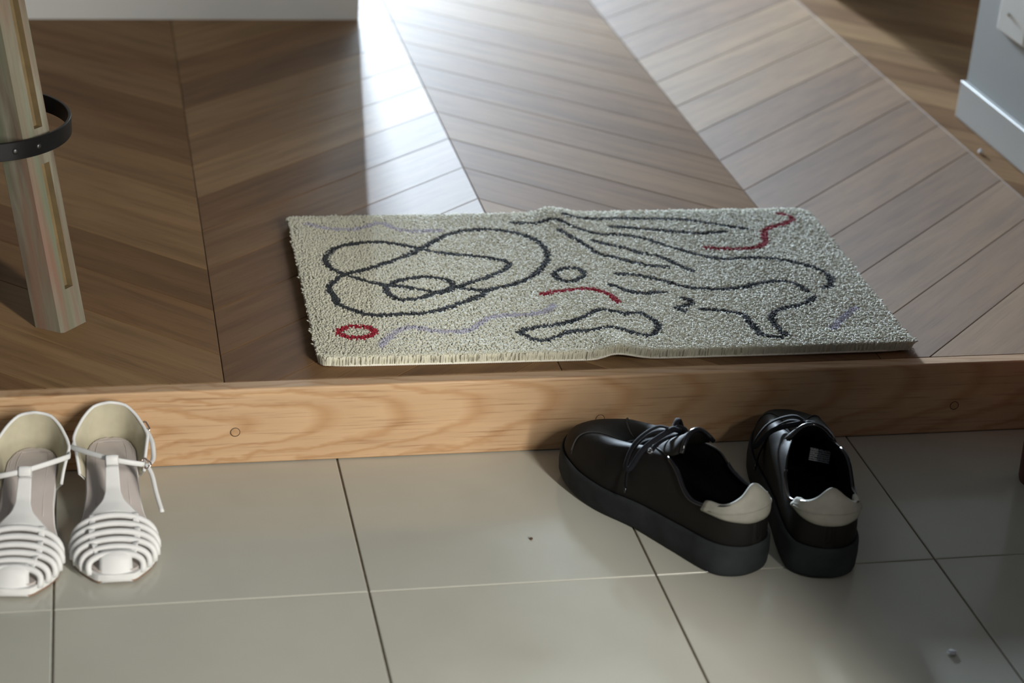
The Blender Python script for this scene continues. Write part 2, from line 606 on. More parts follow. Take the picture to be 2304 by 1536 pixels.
# ------------------------------------------------------------------ rug
MOTIFS = [
    ('charcoal_loop', 'c', [(38, 269), (62, 280), (90, 299), (118, 319), (145, 343), (170, 371), (194, 393), (226, 403), (257, 400), (284, 383), (301, 357), (305, 326), (299, 297), (284, 269), (266, 246), (242, 227), (211, 215), (194, 196), (166, 177), (145, 163), (115, 152), (78, 151), (56, 152), (36, 166), (20, 187), (18, 211), (14, 230), (22, 247), (38, 269)]),
    ('charcoal_loop', 'c', [(38, 269), (26, 284), (20, 308), (24, 332), (38, 353), (61, 365), (93, 368), (118, 359), (145, 343), (169, 329), (197, 320), (225, 311), (243, 300), (249, 288), (237, 269), (218, 254), (196, 239), (175, 226), (153, 212), (132, 202), (114, 194), (97, 193), (86, 207), (83, 225), (88, 234), (103, 247), (122, 255), (143, 256), (161, 248), (167, 229), (156, 216), (143, 210), (126, 220), (108, 228), (90, 234), (69, 244), (53, 257), (38, 269)]),
    ('charcoal_line', 'c', [(168, 224), (188, 215), (211, 214)]),
    ('charcoal_ring', 'c', [(337, 251), (334, 244), (328, 238), (321, 234), (314, 233), (307, 235), (302, 239), (300, 246), (300, 254), (303, 261), (308, 267), (315, 271), (323, 272), (330, 270), (335, 266), (337, 259), (337, 251)]),
    ('red_line', 'r', [(273, 197), (296, 205), (326, 208), (347, 199), (356, 185), (360, 169)]),
    ('lavender_line', 'l', [(56, 69), (70, 93), (85, 110), (102, 113), (122, 103), (143, 100), (162, 101), (178, 118), (194, 134), (216, 141), (240, 140), (264, 147), (279, 163)]),
    ('red_ring', 'r', [(53, 106), (50, 100), (45, 96), (39, 93), (31, 92), (23, 94), (17, 98), (14, 103), (13, 109), (15, 115), (20, 120), (27, 123), (35, 123), (42, 121), (48, 118), (52, 112), (53, 106)]),
    ('lavender_line', 'l', [(10, 434), (24, 422), (45, 414), (75, 414), (102, 432), (116, 417), (130, 404), (154, 400), (179, 402)]),
    ('charcoal_line', 'c', [(353, 441), (379, 433), (403, 431), (435, 431), (467, 428), (498, 425), (522, 419), (543, 410), (566, 398), (585, 390), (595, 387)]),
    ('charcoal_line', 'c', [(410, 404), (433, 399), (463, 391), (490, 382), (518, 375), (544, 375), (562, 378)]),
    ('charcoal_line', 'c', [(280, 423), (312, 419), (338, 423), (354, 408), (375, 389), (390, 379), (413, 377), (430, 370), (448, 359), (465, 338), (485, 319), (505, 302), (533, 289), (560, 291), (585, 289), (609, 280), (628, 268), (644, 252), (652, 235), (652, 218), (644, 199), (633, 193)]),
    ('charcoal_line', 'c', [(375, 358), (392, 344), (415, 328), (429, 312), (448, 303), (461, 283), (472, 265), (480, 253)]),
    ('charcoal_line', 'c', [(336, 391), (346, 375), (361, 341), (371, 317), (390, 302), (408, 286), (431, 272), (452, 268)]),
    ('charcoal_line', 'c', [(379, 251), (398, 247), (418, 237), (436, 224), (449, 212), (464, 204), (487, 198), (515, 199), (542, 206), (567, 216), (589, 215), (603, 202), (609, 183)]),
    ('charcoal_line', 'c', [(364, 219), (373, 209), (381, 197), (398, 192), (418, 193), (426, 193)]),
    ('charcoal_squiggle', 'c', [(444, 175), (451, 168), (448, 157), (430, 147), (436, 137)]),
    ('charcoal_line', 'c', [(456, 141), (473, 139), (490, 131), (506, 120), (506, 100), (508, 83), (509, 68), (518, 61), (530, 56)]),
    ('charcoal_line', 'c', [(612, 166), (596, 151), (572, 140), (554, 132), (539, 115), (536, 96), (537, 76), (539, 59)]),
    ('charcoal_bean', 'c', [(223, 94), (246, 105), (275, 112), (307, 127), (323, 141), (341, 144), (360, 135), (379, 135), (388, 121), (393, 101), (383, 81), (372, 73), (360, 78), (339, 92), (320, 92), (301, 91), (282, 90), (261, 77), (245, 70), (235, 75), (223, 94)]),
    ('red_line', 'r', [(520, 327), (543, 322), (570, 321), (590, 326), (605, 340), (611, 366), (623, 387), (647, 399), (668, 414), (668, 428), (657, 437)]),
    ('lavender_line', 'l', [(604, 76), (620, 96), (642, 121), (654, 132)]),
]
RC = dict(TL=(-0.0115, 0.460), TR=(0.702, 0.4575), BR=(0.688, 0.0325), BL=(-0.0165, 0.0465))


def rug_xy(u, v):
    """u 0..1 left to right, v 0..1 front to back -> world plan position"""
    bl, br_, tl, tr = (np.array(RC[k]) for k in ('BL', 'BR', 'TL', 'TR'))
    u = np.asarray(u, float)[..., None]
    v = np.asarray(v, float)[..., None]
    return bl * (1 - u) * (1 - v) + br_ * u * (1 - v) + tl * (1 - u) * v + tr * u * v


def rug_lift(x, y, v):
    """the rug ripples up along one crease and at the front right"""
    e = 0.0012 + 0.0058 * np.exp(-(v / 0.10) ** 2) + 0.0062 * np.exp(-((1 - v) / 0.10) ** 2)
    xc = 0.331 + 0.010 * (v - 0.5)
    s = np.where(x < xc, 0.016, 0.028)
    z = e * np.exp(-((x - xc) / s) ** 2)
    z = z + 0.0018 * np.exp(-(v / 0.08) ** 2) * np.clip((x - 0.40) / 0.25, 0, 1)
    z = z + 0.0006 * np.sin(x * 31 + 1.0) * np.sin(y * 23 + 2.0)
    return np.maximum(z, -0.0001) + 0.0003


def rug_inside(u, v):
    Wd, Dp = 0.712, 0.42
    a, b = u * Wd, v * Dp
    ok = (u >= 0) & (u <= 1) & (v >= 0) & (v <= 1)
    for (cx, cy, r) in ((0, 0, 0.012), (1, 0, 0.004), (0, 1, 0.006), (1, 1, 0.022)):
        dx = a if cx == 0 else Wd - a
        dy = b if cy == 0 else Dp - b
        ok &= ~((dx < r) & (dy < r) & (np.hypot(r - dx, r - dy) > r))
    return ok


rug = empty('rug', (0, 0, 0))
tag(rug, 'cream tufted rug with charcoal, red and lavender line drawing on the oak floor', 'rug')
# backing
nu, nv = 90, 30
top, bot = [], []
for i in range(nu + 1):
    ra, rb_ = [], []
    for j in range(nv + 1):
        u, v = i / nu, j / nv
        x, y = rug_xy(u, v)
        z = H + float(rug_lift(x, y, v))
        # pull the corners in to their rounding
        cu, cv = (u - .5) * 2, (v - .5) * 2
        k = max(0.0, abs(cu) ** 26 * abs(cv) ** 14)
        cxm, cym = 0.34, 0.25
        x, y = x + (cxm - x) * 0.012 * k, y + (cym - y) * 0.035 * k
        ra.append((x, y, z + 0.0022))
        rb_.append((x, y, z))
    top.append(ra)
    bot.append(rb_)
Vt, Ft = grid(top)
Vb, Fb = grid(bot)
k = len(Vt)
F = Ft + [tuple(q + k for q in f)[::-1] for f in Fb]
rim = [i * (nv + 1) for i in range(nu + 1)] + [nu * (nv + 1) + j for j in range(1, nv + 1)] + [i * (nv + 1) + nv for i in range(nu - 1, -1, -1)] + [j for j in range(nv - 1, 0, -1)]
for a, b in zip(rim, rim[1:] + rim[:1]):
    F.append((a, b, b + k, a + k))
mesh('backing', Vt + Vb, F, MAT['backing'], rug, smooth=40)
# overlocked thread along the front edge
rimp = [np.array(Vt[i]) * .5 + np.array(Vb[i]) * .5 for i in rim]


def resample(P, step, closed):
    P = [np.array(q, float) for q in P]
    if closed:
        P = P + [P[0]]
    L = np.concatenate([[0], np.cumsum([np.linalg.norm(b - a) for a, b in zip(P, P[1:])])])
    n = max(2, int(L[-1] / step))
    A = np.array(P)
    s = np.linspace(0, L[-1], n, endpoint=not closed)
    return np.stack([np.interp(s, L, A[:, c]) for c in range(3)], 1)


rp = resample(rimp, 0.0012, True)
ntr = len(rp)
rows = []
for i in range(ntr):
    t = rp[(i + 1) % ntr] - rp[i - 1]
    t /= np.linalg.norm(t)
    s = np.cross(t, (0, 0, 1))
    r = 0.00155 if i % 2 else 0.00115
    rows.append([rp[i] + r * (math.cos(a) * s + math.sin(a) * np.array((0, 0, 1))) for a in np.linspace(0, 2 * math.pi, 6, endpoint=False)])
mesh('overlock_stitching', *grid(rows, True, True), MAT['stitch'], rug, smooth=True, fix=False, kind='stuff')

# pile: one bent tapered yarn end for each tuft, sorted into ground and drawn lines
SP = 0.00205
NU, NV = int(0.712 / SP), int(0.42 / SP)
uu, vv = np.meshgrid((np.arange(NU) + .5) / NU, (np.arange(NV) + .5) / NV, indexing='ij')
uu = uu.ravel() + RNG.normal(0, .28, NU * NV) / NU
vv = vv.ravel() + RNG.normal(0, .28, NU * NV) / NV
# the border rows are packed twice as close
nb = int(0.712 / 0.0011)
for vb in (0.0012, 0.0030, 0.0052):
    uu = np.concatenate([uu, (np.arange(nb) + RNG.random(nb)) / nb])
    vv = np.concatenate([vv, np.full(nb, vb / 0.42) + RNG.normal(0, .0008, nb)])
nb = int(0.42 / 0.0013)
for ub in (0.0014, 1 - 0.0014):
    uu = np.concatenate([uu, np.full(nb, ub) + RNG.normal(0, .0006, nb)])
    vv = np.concatenate([vv, (np.arange(nb) + RNG.random(nb)) / nb])
ok = rug_inside(uu, vv)
uu, vv = uu[ok], vv[ok]
PX = rug_xy(uu, vv)
PZ = H + rug_lift(PX[:, 0], PX[:, 1], vv)
PW = PX + RNG.normal(0, 0.0006, PX.shape)          # yarn wanders a little across a drawn line
which = np.full(len(uu), -1)
best = np.full(len(uu), 1e9)
for mi, (nm, kc, pl) in enumerate(MOTIFS):
    pts = [np.array(q) / 1000.0 for q in pl]
    closed = pl[0] == pl[-1]
    sm = catmull(pts[:-1], 5, True) + [pts[0]] if closed and len(pl) > 6 else catmull(pts, 5)
    hw = {'c': 0.0043, 'r': 0.0045, 'l': 0.0048}[kc]
    dmin = np.full(len(uu), 1e9)
    for a, b in zip(sm, sm[1:]):
        ab = b - a
        t = np.clip(((PW - a) @ ab) / (ab @ ab + 1e-12), 0, 1)
        dmin = np.minimum(dmin, np.linalg.norm(PW - a - t[:, None] * ab, axis=1))
    hit = (dmin < hw) & (dmin < best)
    which[hit] = mi
    best[hit] = dmin[hit]


def tufts(sel):
    n = sel.sum()
    x, y, z, u, v = PX[sel, 0], PX[sel, 1], PZ[sel], uu[sel], vv[sel]
    hgt = 0.0128 + RNG.normal(0, 0.00038, n)
    edge_f = np.exp(-(v * 0.42 / 0.006))
    edge_b = np.exp(-((1 - v) * 0.42 / 0.006))
    edge_l = np.exp(-(u * 0.71 / 0.006))
    edge_r = np.exp(-((1 - u) * 0.71 / 0.006))
    hgt = hgt * (1 - 0.10 * np.maximum.reduce([edge_f, edge_b, edge_l, edge_r]))
    lx = RNG.normal(0, 0.0011, n) + 0.0022 * (edge_r - edge_l)
    ly = RNG.normal(0, 0.0011, n) + 0.0022 * edge_b - 0.0012 * edge_f - 0.0004
    # stray yarn along the borders
    stray = (RNG.random(n) < 0.035) & ((edge_l + edge_r) > 0.3)
    lx = np.where(stray, lx + np.sign(edge_r - edge_l) * RNG.uniform(.001, .005, n), lx)
    lx = np.where((1 - u < .02) & (v < .03), lx + RNG.uniform(.001, .010, n), lx)
    rot = RNG.uniform(0, 2 * np.pi, n)
    lx = lx * (1 - .6 * edge_f)
    rad = 0.0019 + RNG.normal(0, .00015, n)
    rad = rad * (1 + 0.10 * np.maximum(edge_f, np.maximum(edge_l, edge_r)))
    V = np.zeros((n, 10, 3))
    for li, (f, rf, bend) in enumerate(((0.0, 0.9, 0.0), (0.66, 1.12, 0.35), (0.93, 0.92, 0.9))):
        for s in range(3):
            a = rot + s * 2.0944 + li * 0.35
            V[:, li * 3 + s, 0] = x + lx * bend + rad * rf * np.cos(a)
            V[:, li * 3 + s, 1] = y + ly * bend + rad * rf * np.sin(a)
            V[:, li * 3 + s, 2] = z + 0.0015 + hgt * f
    V[:, 9, 0] = x + lx
    V[:, 9, 1] = y + ly
    V[:, 9, 2] = z + 0.0015 + hgt
    fq = []
    for li in range(2):
        for s in range(3):
            a, b = li * 3 + s, li * 3 + (s + 1) % 3
            fq += [(a, b, b + 3), (a, b + 3, a + 3)]
    fq += [(6, 7, 9), (7, 8, 9), (8, 6, 9)]
    F = (np.array(fq)[None] + (np.arange(n) * 10)[:, None, None]).reshape(-1, 3)
    return V.reshape(-1, 3), F


def fast_mesh(name, V, F, mat, parent, kind=None, label=None):
    me = bpy.data.meshes.new(name)
    me.vertices.add(len(V))
    me.vertices.foreach_set('co', V.astype(np.float32).ravel())
    me.loops.add(F.size)
    me.loops.foreach_set('vertex_index', F.astype(np.int32).ravel())
    me.polygons.add(len(F))
    me.polygons.foreach_set('loop_start', np.arange(0, F.size, 3, dtype=np.int32))
    me.polygons.foreach_set('loop_total', np.full(len(F), 3, dtype=np.int32))
    me.update(calc_edges=True)
    me.polygons.foreach_set('use_smooth', np.ones(len(F), dtype=bool))
    me.materials.append(mat)
    o = bpy.data.objects.new(name, me)
    tag(o, label, None, None, kind)
    return link(o, parent)


fast_mesh('pile', *tufts(which == -1), MAT['cream'], rug, 'stuff', 'cream cut pile ground')
KM = {'c': ('charcoal', 'charcoal'), 'r': ('red', 'red'), 'l': ('lavender', 'pale lavender')}
for mi, (nm, kc, pl) in enumerate(MOTIFS):
    sel = which == mi
    if sel.sum() > 3:
        fast_mesh(nm, *tufts(sel), MAT[KM[kc][0]], rug, 'stuff', KM[kc][1] + ' yarn drawn into the pile')
# solid cream strip added behind the front tufts: closes gaps, bounces light back
rows = []
for i in range(181):
    u = .006 + .988 * i / 180
    row = []
    for vd, zz in ((0.0008, .0016), (0.0006, .0060), (0.0012, .0105), (0.0050, .0112), (0.0090, .0100), (0.0095, .0016)):
        v_ = vd / .42
        x, y = rug_xy(u, v_)
        row.append((x, y, H + float(rug_lift(x, y, v_)) + zz))
    rows.append(row)
V, F = grid(rows, closed_v=True)
F += [tuple(range(6)), tuple(len(V) - 6 + j for j in range(6))]
mesh('bounce_strip', V, F, MAT['stitch'], rug, smooth=60)
# loose thread at the front right corner
mesh('loose_thread', *tube(catmull([(0.686, 0.034, H + .006), (0.689, 0.029, H + .007), (0.690, 0.0265, H + .004), (0.6895, 0.025, H + .0012)], 5), 0.0007, n=6), MAT['stitch'], rug, smooth=True)

# ------------------------------------------------------------------ stool on the left
m = N('washed_pine')
v = m.coord('UV', (2.5, 26, 1))
f = m.noise(v, 2.0, 5, 0.6, 0.5)
c = m.ramp(f, [(0.28, (0.105, 0.072, 0.050)), (0.45, (0.175, 0.150, 0.108)), (0.62, (0.235, 0.225, 0.170)), (0.8, (0.30, 0.29, 0.225))])
v2 = m.coord('UV', (1.2, 14, 1), (4, 2, 0))
c = m.mix(m.ramp(m.noise(v2, 2.5, 3), [(0.46, (0, 0, 0)), (0.62, (0.8, 0.8, 0.8))]), c, (0.21, 0.115, 0.078))
v4 = m.coord('UV', (1.0, 11, 1), (9, 5, 0))
c = m.mix(m.ramp(m.noise(v4, 2.5, 3), [(0.50, (0, 0, 0)), (0.64, (0.65, 0.65, 0.65))]), c, (0.135, 0.165, 0.105))
m.color(c)
m.set(Roughness=0.72)
m.bump(f, 0.25, 0.0008)
MAT['washed'] = m.m
MAT['groove'] = plain('raw_pine_groove', (0.175, 0.125, 0.058), 0.8, var=0.15)
MAT['iron'] = plain('black_iron', (0.012, 0.012, 0.013), 0.42, 0.6, var=0.2)
MAT['rivet'] = plain('dull_rivet', (0.10, 0.10, 0.10), 0.4, 0.9)

RCN = np.array((-0.377, 0.270))          # ring centre
ZR = 0.309
stool = empty('stool', (RCN[0], RCN[1], H))
tag(stool, 'washed pine stool with splayed legs and black iron ring, at the left', 'stool')
base0 = np.array((-0.3018, 0.1805)) - RCN
lean = np.array((-0.031, 0.0277)) / 0.215
e1 = np.array((0.0335, -0.0201)); e1 /= np.linalg.norm(e1)     # along the front left face
e2 = np.array((0.0276, 0.0314)); e2 /= np.linalg.norm(e2)      # along the right face
A, B = 0.0195, 0.0210
LEGTOP = 0.462
for ri, rot in enumerate((0, 158, -112)):
    ca, sa = math.cos(math.radians(rot)), math.sin(math.radians(rot))
    Rm = np.array(((ca, -sa), (sa, ca)))

    def legp(a, b, z, din=0.0):
        q = base0 + lean * z + e1 * a + e2 * b
        if din:
            q = q + din * (-e1)
        q = Rm @ q
        return (q[0], q[1], z)

    # cross-section with chamfered corners
    ch = 0.003
    prof = [(-A + ch, -B), (A - ch, -B), (A, -B + ch), (A, B - ch), (A - ch, B), (-A + ch, B), (-A, B - ch), (-A, -B + ch)]
    zs = np.linspace(0, LEGTOP, 25)
    rows = [[legp(a, b, z) for a, b in prof] for z in zs]
    V, F = grid(rows, closed_v=True)
    F += [tuple(range(8)), tuple(len(V) - 8 + j for j in range(8))]
    per = np.cumsum([0] + [math.dist(prof[j], prof[(j + 1) % 8]) for j in range(7)])
    uvs = {i: (zs[i // 8], per[i % 8] + ri * .3) for i in range(len(V))}
    me = bpy.data.meshes.new('leg')
    me.from_pydata(V, [], F)
    lay = me.uv_layers.new(name='UVMap')
    for lp in me.loops:
        lay.data[lp.index].uv = uvs[lp.vertex_index]
    me.materials.append(MAT['washed'])
    bm = bmesh.new(); bm.from_mesh(me); bmesh.ops.recalc_face_normals(bm, faces=bm.faces); bm.to_mesh(me); bm.free()
    leg = link(bpy.data.objects.new('leg', me), stool)
    # the long routed channel on the right face, cut with slanted ends
    cut = []
    for (z0, z1) in ((0.047, 0.192), (0.232, 0.42)):
        n = 14
        rows = []
        for z in np.linspace(z0, z1, n):
            rows.append([legp(A + .003, -0.0045, z), legp(A + .003, 0.0085, z), legp(A - 0.0075, 0.0085, z + .0), legp(A - 0.0075, -0.0045, z)])
        Vc, Fc = grid(rows, closed_v=True)
        Fc += [(0, 1, 2, 3), tuple(len(Vc) - 4 + j for j in range(4))]
        cut.append((Vc, Fc))
    cu = mesh('cut', *merge(*cut), MAT['groove'])
    bo = leg.modifiers.new('channel', 'BOOLEAN')
    bo.operation = 'DIFFERENCE'
    bo.object = cu
    bo.solver = 'EXACT'
    leg.data.materials.append(MAT['groove'])
    cu.parent = stool
    bpy.context.view_layer.update()
    dg = bpy.context.evaluated_depsgraph_get()
    nm = bpy.data.meshes.new_from_object(leg.evaluated_get(dg))
    leg.modifiers.clear()
    leg.data = nm
    bpy.data.objects.remove(cu, do_unlink=True)
# iron ring with rivets
RR = 0.0975
RO = (-0.004, -0.006)
zr = ZR - H
rows = []
for i in range(96):
    a = 2 * math.pi * i / 96
    rows.append([(RO[0] + r * math.cos(a), RO[1] + r * math.sin(a), zr + z) for r, z in ((RR - .0012, -.0105), (RR + .0012, -.0105), (RR + .0018, -.0098), (RR + .0018, .0098), (RR + .0012, .0105), (RR - .0012, .0105), (RR - .0018, .0098), (RR - .0018, -.0098))])
ring = mesh('iron_ring', *grid(rows, True, True), MAT['iron'], stool, smooth=35)
for da in (-67, -50):
    a = math.radians(da)
    c0 = np.array((RO[0] + RR * math.cos(a), RO[1] + RR * math.sin(a), zr))
    nrm = np.array((math.cos(a), math.sin(a), 0))
    V, F = tube([c0, c0 + nrm * .0020, c0 + nrm * .0030, c0 + nrm * .0034], 0.0034, n=14, taper=lambda t: (1, 1, .75, .3)[min(3, int(t * 3 + .01))])
    mesh('rivet', V, F, MAT['rivet'], ring, smooth=True)
V, F = disc_prism(0, 0, 0.165, LEGTOP - .001, LEGTOP + 0.034, 48)
sd = mesh('seat', V, F, MAT['washed'], stool, uv=lambda v: (v[0], v[1]))
bevel(sd, 0.008, 3)

# ------------------------------------------------------------------ cabinet leg on the right; unseen body sized to shade step and tiles
m = N('mahogany')
v = m.coord('Object', (22, 22, 2.0))
f = m.noise(v, 3.0, 4, 0.6, 0.8)
m.color(m.ramp(f, [(0.3, (0.065, 0.017, 0.010)), (0.7, (0.125, 0.036, 0.020))]))
m.set(Roughness=0.42)
MAT['mahogany'] = m.m
cb = empty('shoe_cabinet', (1.0, -0.78, 0))
tag(cb, 'dark red round leg at the right edge, with an unseen cabinet body sized to cast shade', 'cabinet')
CX0, CX1, CY0, CY1 = 0.772 - 1.0, 1.10 - 1.0, -1.46 + .78, -0.095 + .78
for lx, ly, sx, sy in ((CX0 + .024, CY1 - .027, 1, -1), (CX1 - .03, CY1 - .03, -1, -1), (CX0 + .03, CY0 + .03, 1, 1), (CX1 - .03, CY0 + .03, -1, 1)):
    V, F = tube([(lx + .004 * sx, ly, 0.0), (lx + .003 * sx, ly, 0.0015), (lx + .002 * sx, ly, 0.006), (lx, ly, 0.08), (lx - .002 * sx, ly, 0.17)], 0.0235, n=28, up=(0, 1, 0), taper=lambda t: np.interp(t, (0, .25, .5, .75, 1), (.84, .93, .97, 1.0, 1.05)))
    mesh('leg', V, F, MAT['mahogany'], cb, smooth=40)
boxobj('body', (CX0, CX1, CY0, CY1, 0.165, 0.90), MAT['mahogany'], cb, bev=0.004)
for q in range(3):
    y0 = CY0 + .01 + q * (CY1 - CY0 - .02) / 3
    d = boxobj('door', (CX0 - .016, CX0 - .001, y0 + .003, y0 + (CY1 - CY0 - .02) / 3 - .003, 0.185, 0.88), MAT['mahogany'], cb, bev=0.002)
    mesh('knob', *tube([(CX0 - .016, y0 + .06, .6), (CX0 - .028, y0 + .06, .6), (CX0 - .034, y0 + .06, .6)], 0.011, n=14, up=(0, 1, 0), taper=lambda t: (0.6, 1, .7)[min(2, int(t * 2 + .01))]), MAT['steel'], d, smooth=True)
boxobj('top', (CX0 - .02, CX1, CY0 - .01, CY1 + .01, 0.90, 0.92), MAT['mahogany'], cb, bev=0.004)

# ------------------------------------------------------------------ sneakers
MAT['leather'] = plain('black_leather', (0.0072, 0.0064, 0.0054), 0.66, var=0.25, nscale=30, bump=0.18, bscale=420, spec=0.28)
MAT['suede'] = plain('black_suede', (0.0125, 0.0105, 0.0085), 0.85, var=0.3, nscale=50, bump=0.2, bscale=600, spec=0.2)
MAT['lining'] = plain('black_lining', (0.004, 0.004, 0.004), 0.9, var=0.2, spec=0.1)
MAT['patent'] = plain('black_gloss_binding', (0.006, 0.006, 0.008), 0.14, var=0.1, spec=0.6)
MAT['rubber'] = plain('slate_black_rubber', (0.025, 0.0285, 0.0315), 0.8, var=0.35, nscale=26, bump=0.15, bscale=500, spec=0.25)
MAT['lace'] = plain('navy_black_lace', (0.0045, 0.005, 0.008), 0.85, var=0.3, nscale=500, bump=0.3, bscale=900, spec=0.25)
MAT['heeltab'] = plain('worn_white_leather', (0.36, 0.35, 0.30), 0.75, var=0.16, nscale=38, bump=0.15, bscale=250, spec=0.25)
MAT['thread'] = plain('grey_thread', (0.05, 0.05, 0.05), 0.8)
MAT['care'] = None
m = N('printed_care_label')
v = m.coord('UV')
sp = m.n('ShaderNodeSeparateXYZ')
m.l(v, sp.inputs[0])
line = m.math('FRACT', m.math('MULTIPLY', sp.outputs['Y'], 6.0))
nz = m.noise(m.coord('UV', (34, 6, 1)), 1.0, 2)
ink = m.math('MULTIPLY', m.math('GREATER_THAN', line, 0.45), m.math('GREATER_THAN', nz, 0.47))
m.color(m.mix(ink, (0.42, 0.43, 0.44), (0.10, 0.10, 0.11)))
m.set(Roughness=0.6)
MAT['care'] = m.m

OUT = [(0, 0), (.006, -.021), (.030, -.0365), (.08, -.0385), (.14, -.0425), (.19, -.0505), (.235, -.0475), (.270, -.034), (.2885, -.0115),
       (.2905, .008), (.281, .026), (.25, .042), (.21, .0475), (.16, .0430), (.11, .0375), (.06, .0375), (.022, .0335), (.005, .0195)]
OUT = [(x, y * (1.06 if x < .12 else 1.0)) for x, y in OUT]
TOPL = [(.012, 0, .0860), (.016, -.0180, .0840), (.032, -.0320, .0765), (.070, -.0362, .0700), (.100, -.0320, .0930), (.137, -.0205, .0935), (.172, -.0130, .0790), (.191, -.0085, .0685), (.1975, -.0030, .0650),
        (.1975, .0030, .0650), (.191, .0085, .0685), (.172, .0130, .0790), (.137, .0205, .0935), (.100, .0320, .0930), (.078, .0355, .0760), (.050, .0355, .0690), (.026, .0275, .0785), (.0145, .0165, .0840)]
NC = len(OUT)
SUB = 8
NR = NC * SUB
OUTL = catmull(OUT, SUB, True)
TOPP = catmull(TOPL, SUB, True)
CEN = np.array((0.14, 0.0))


def inset(P, d):
    """shrink a closed plan outline"""
    n = len(P)
    res = []
    for i in range(n):
        t = P[(i + 1) % n] - P[i - 1]
        t = t / np.linalg.norm(t)
        nrm = np.array((-t[1], t[0]))
        if nrm @ (np.array((np.clip(P[i][0], .045, .24), 0.0)) - P[i]) < 0:
            nrm = -nrm
        res.append(P[i] + nrm * d)
    return res


IN3 = inset(OUTL, 0.0035)


def sole_top(x):
    return lerp(x, (0, .03, .10, .17, .23, .27, .29), (.0375, .0365, .0335, .0305, .0315, .0355, .0380))


def sole_bot(x):
    return lerp(x, (0, .02, .2, .25, .29), (.0022, 0, 0, .0028, .0085))


def upper_pt(i, v):
    b = np.array((*IN3[i], sole_top(IN3[i][0]) - 0.003))
    t = np.array(TOPP[i])
    toe = np.clip((b[0] - .185) / .07, 0, 1)
    c1 = b + np.array((0, 0, (t[2] - b[2]) * (0.55 + .35 * toe)))
    oxy = OUTL[i] - IN3[i]
    c1[:2] += oxy * (0.35 + 0.3 * toe)
    c2 = t.copy()
    c2[:2] += (b[:2] - t[:2]) * (0.30 + .22 * toe)
    c2[2] -= 0.006 * (1 - toe) - 0.0075 * toe
    return (1 - v) ** 3 * b + 3 * (1 - v) ** 2 * v * c1 + 3 * (1 - v) * v * v * c2 + v ** 3 * t


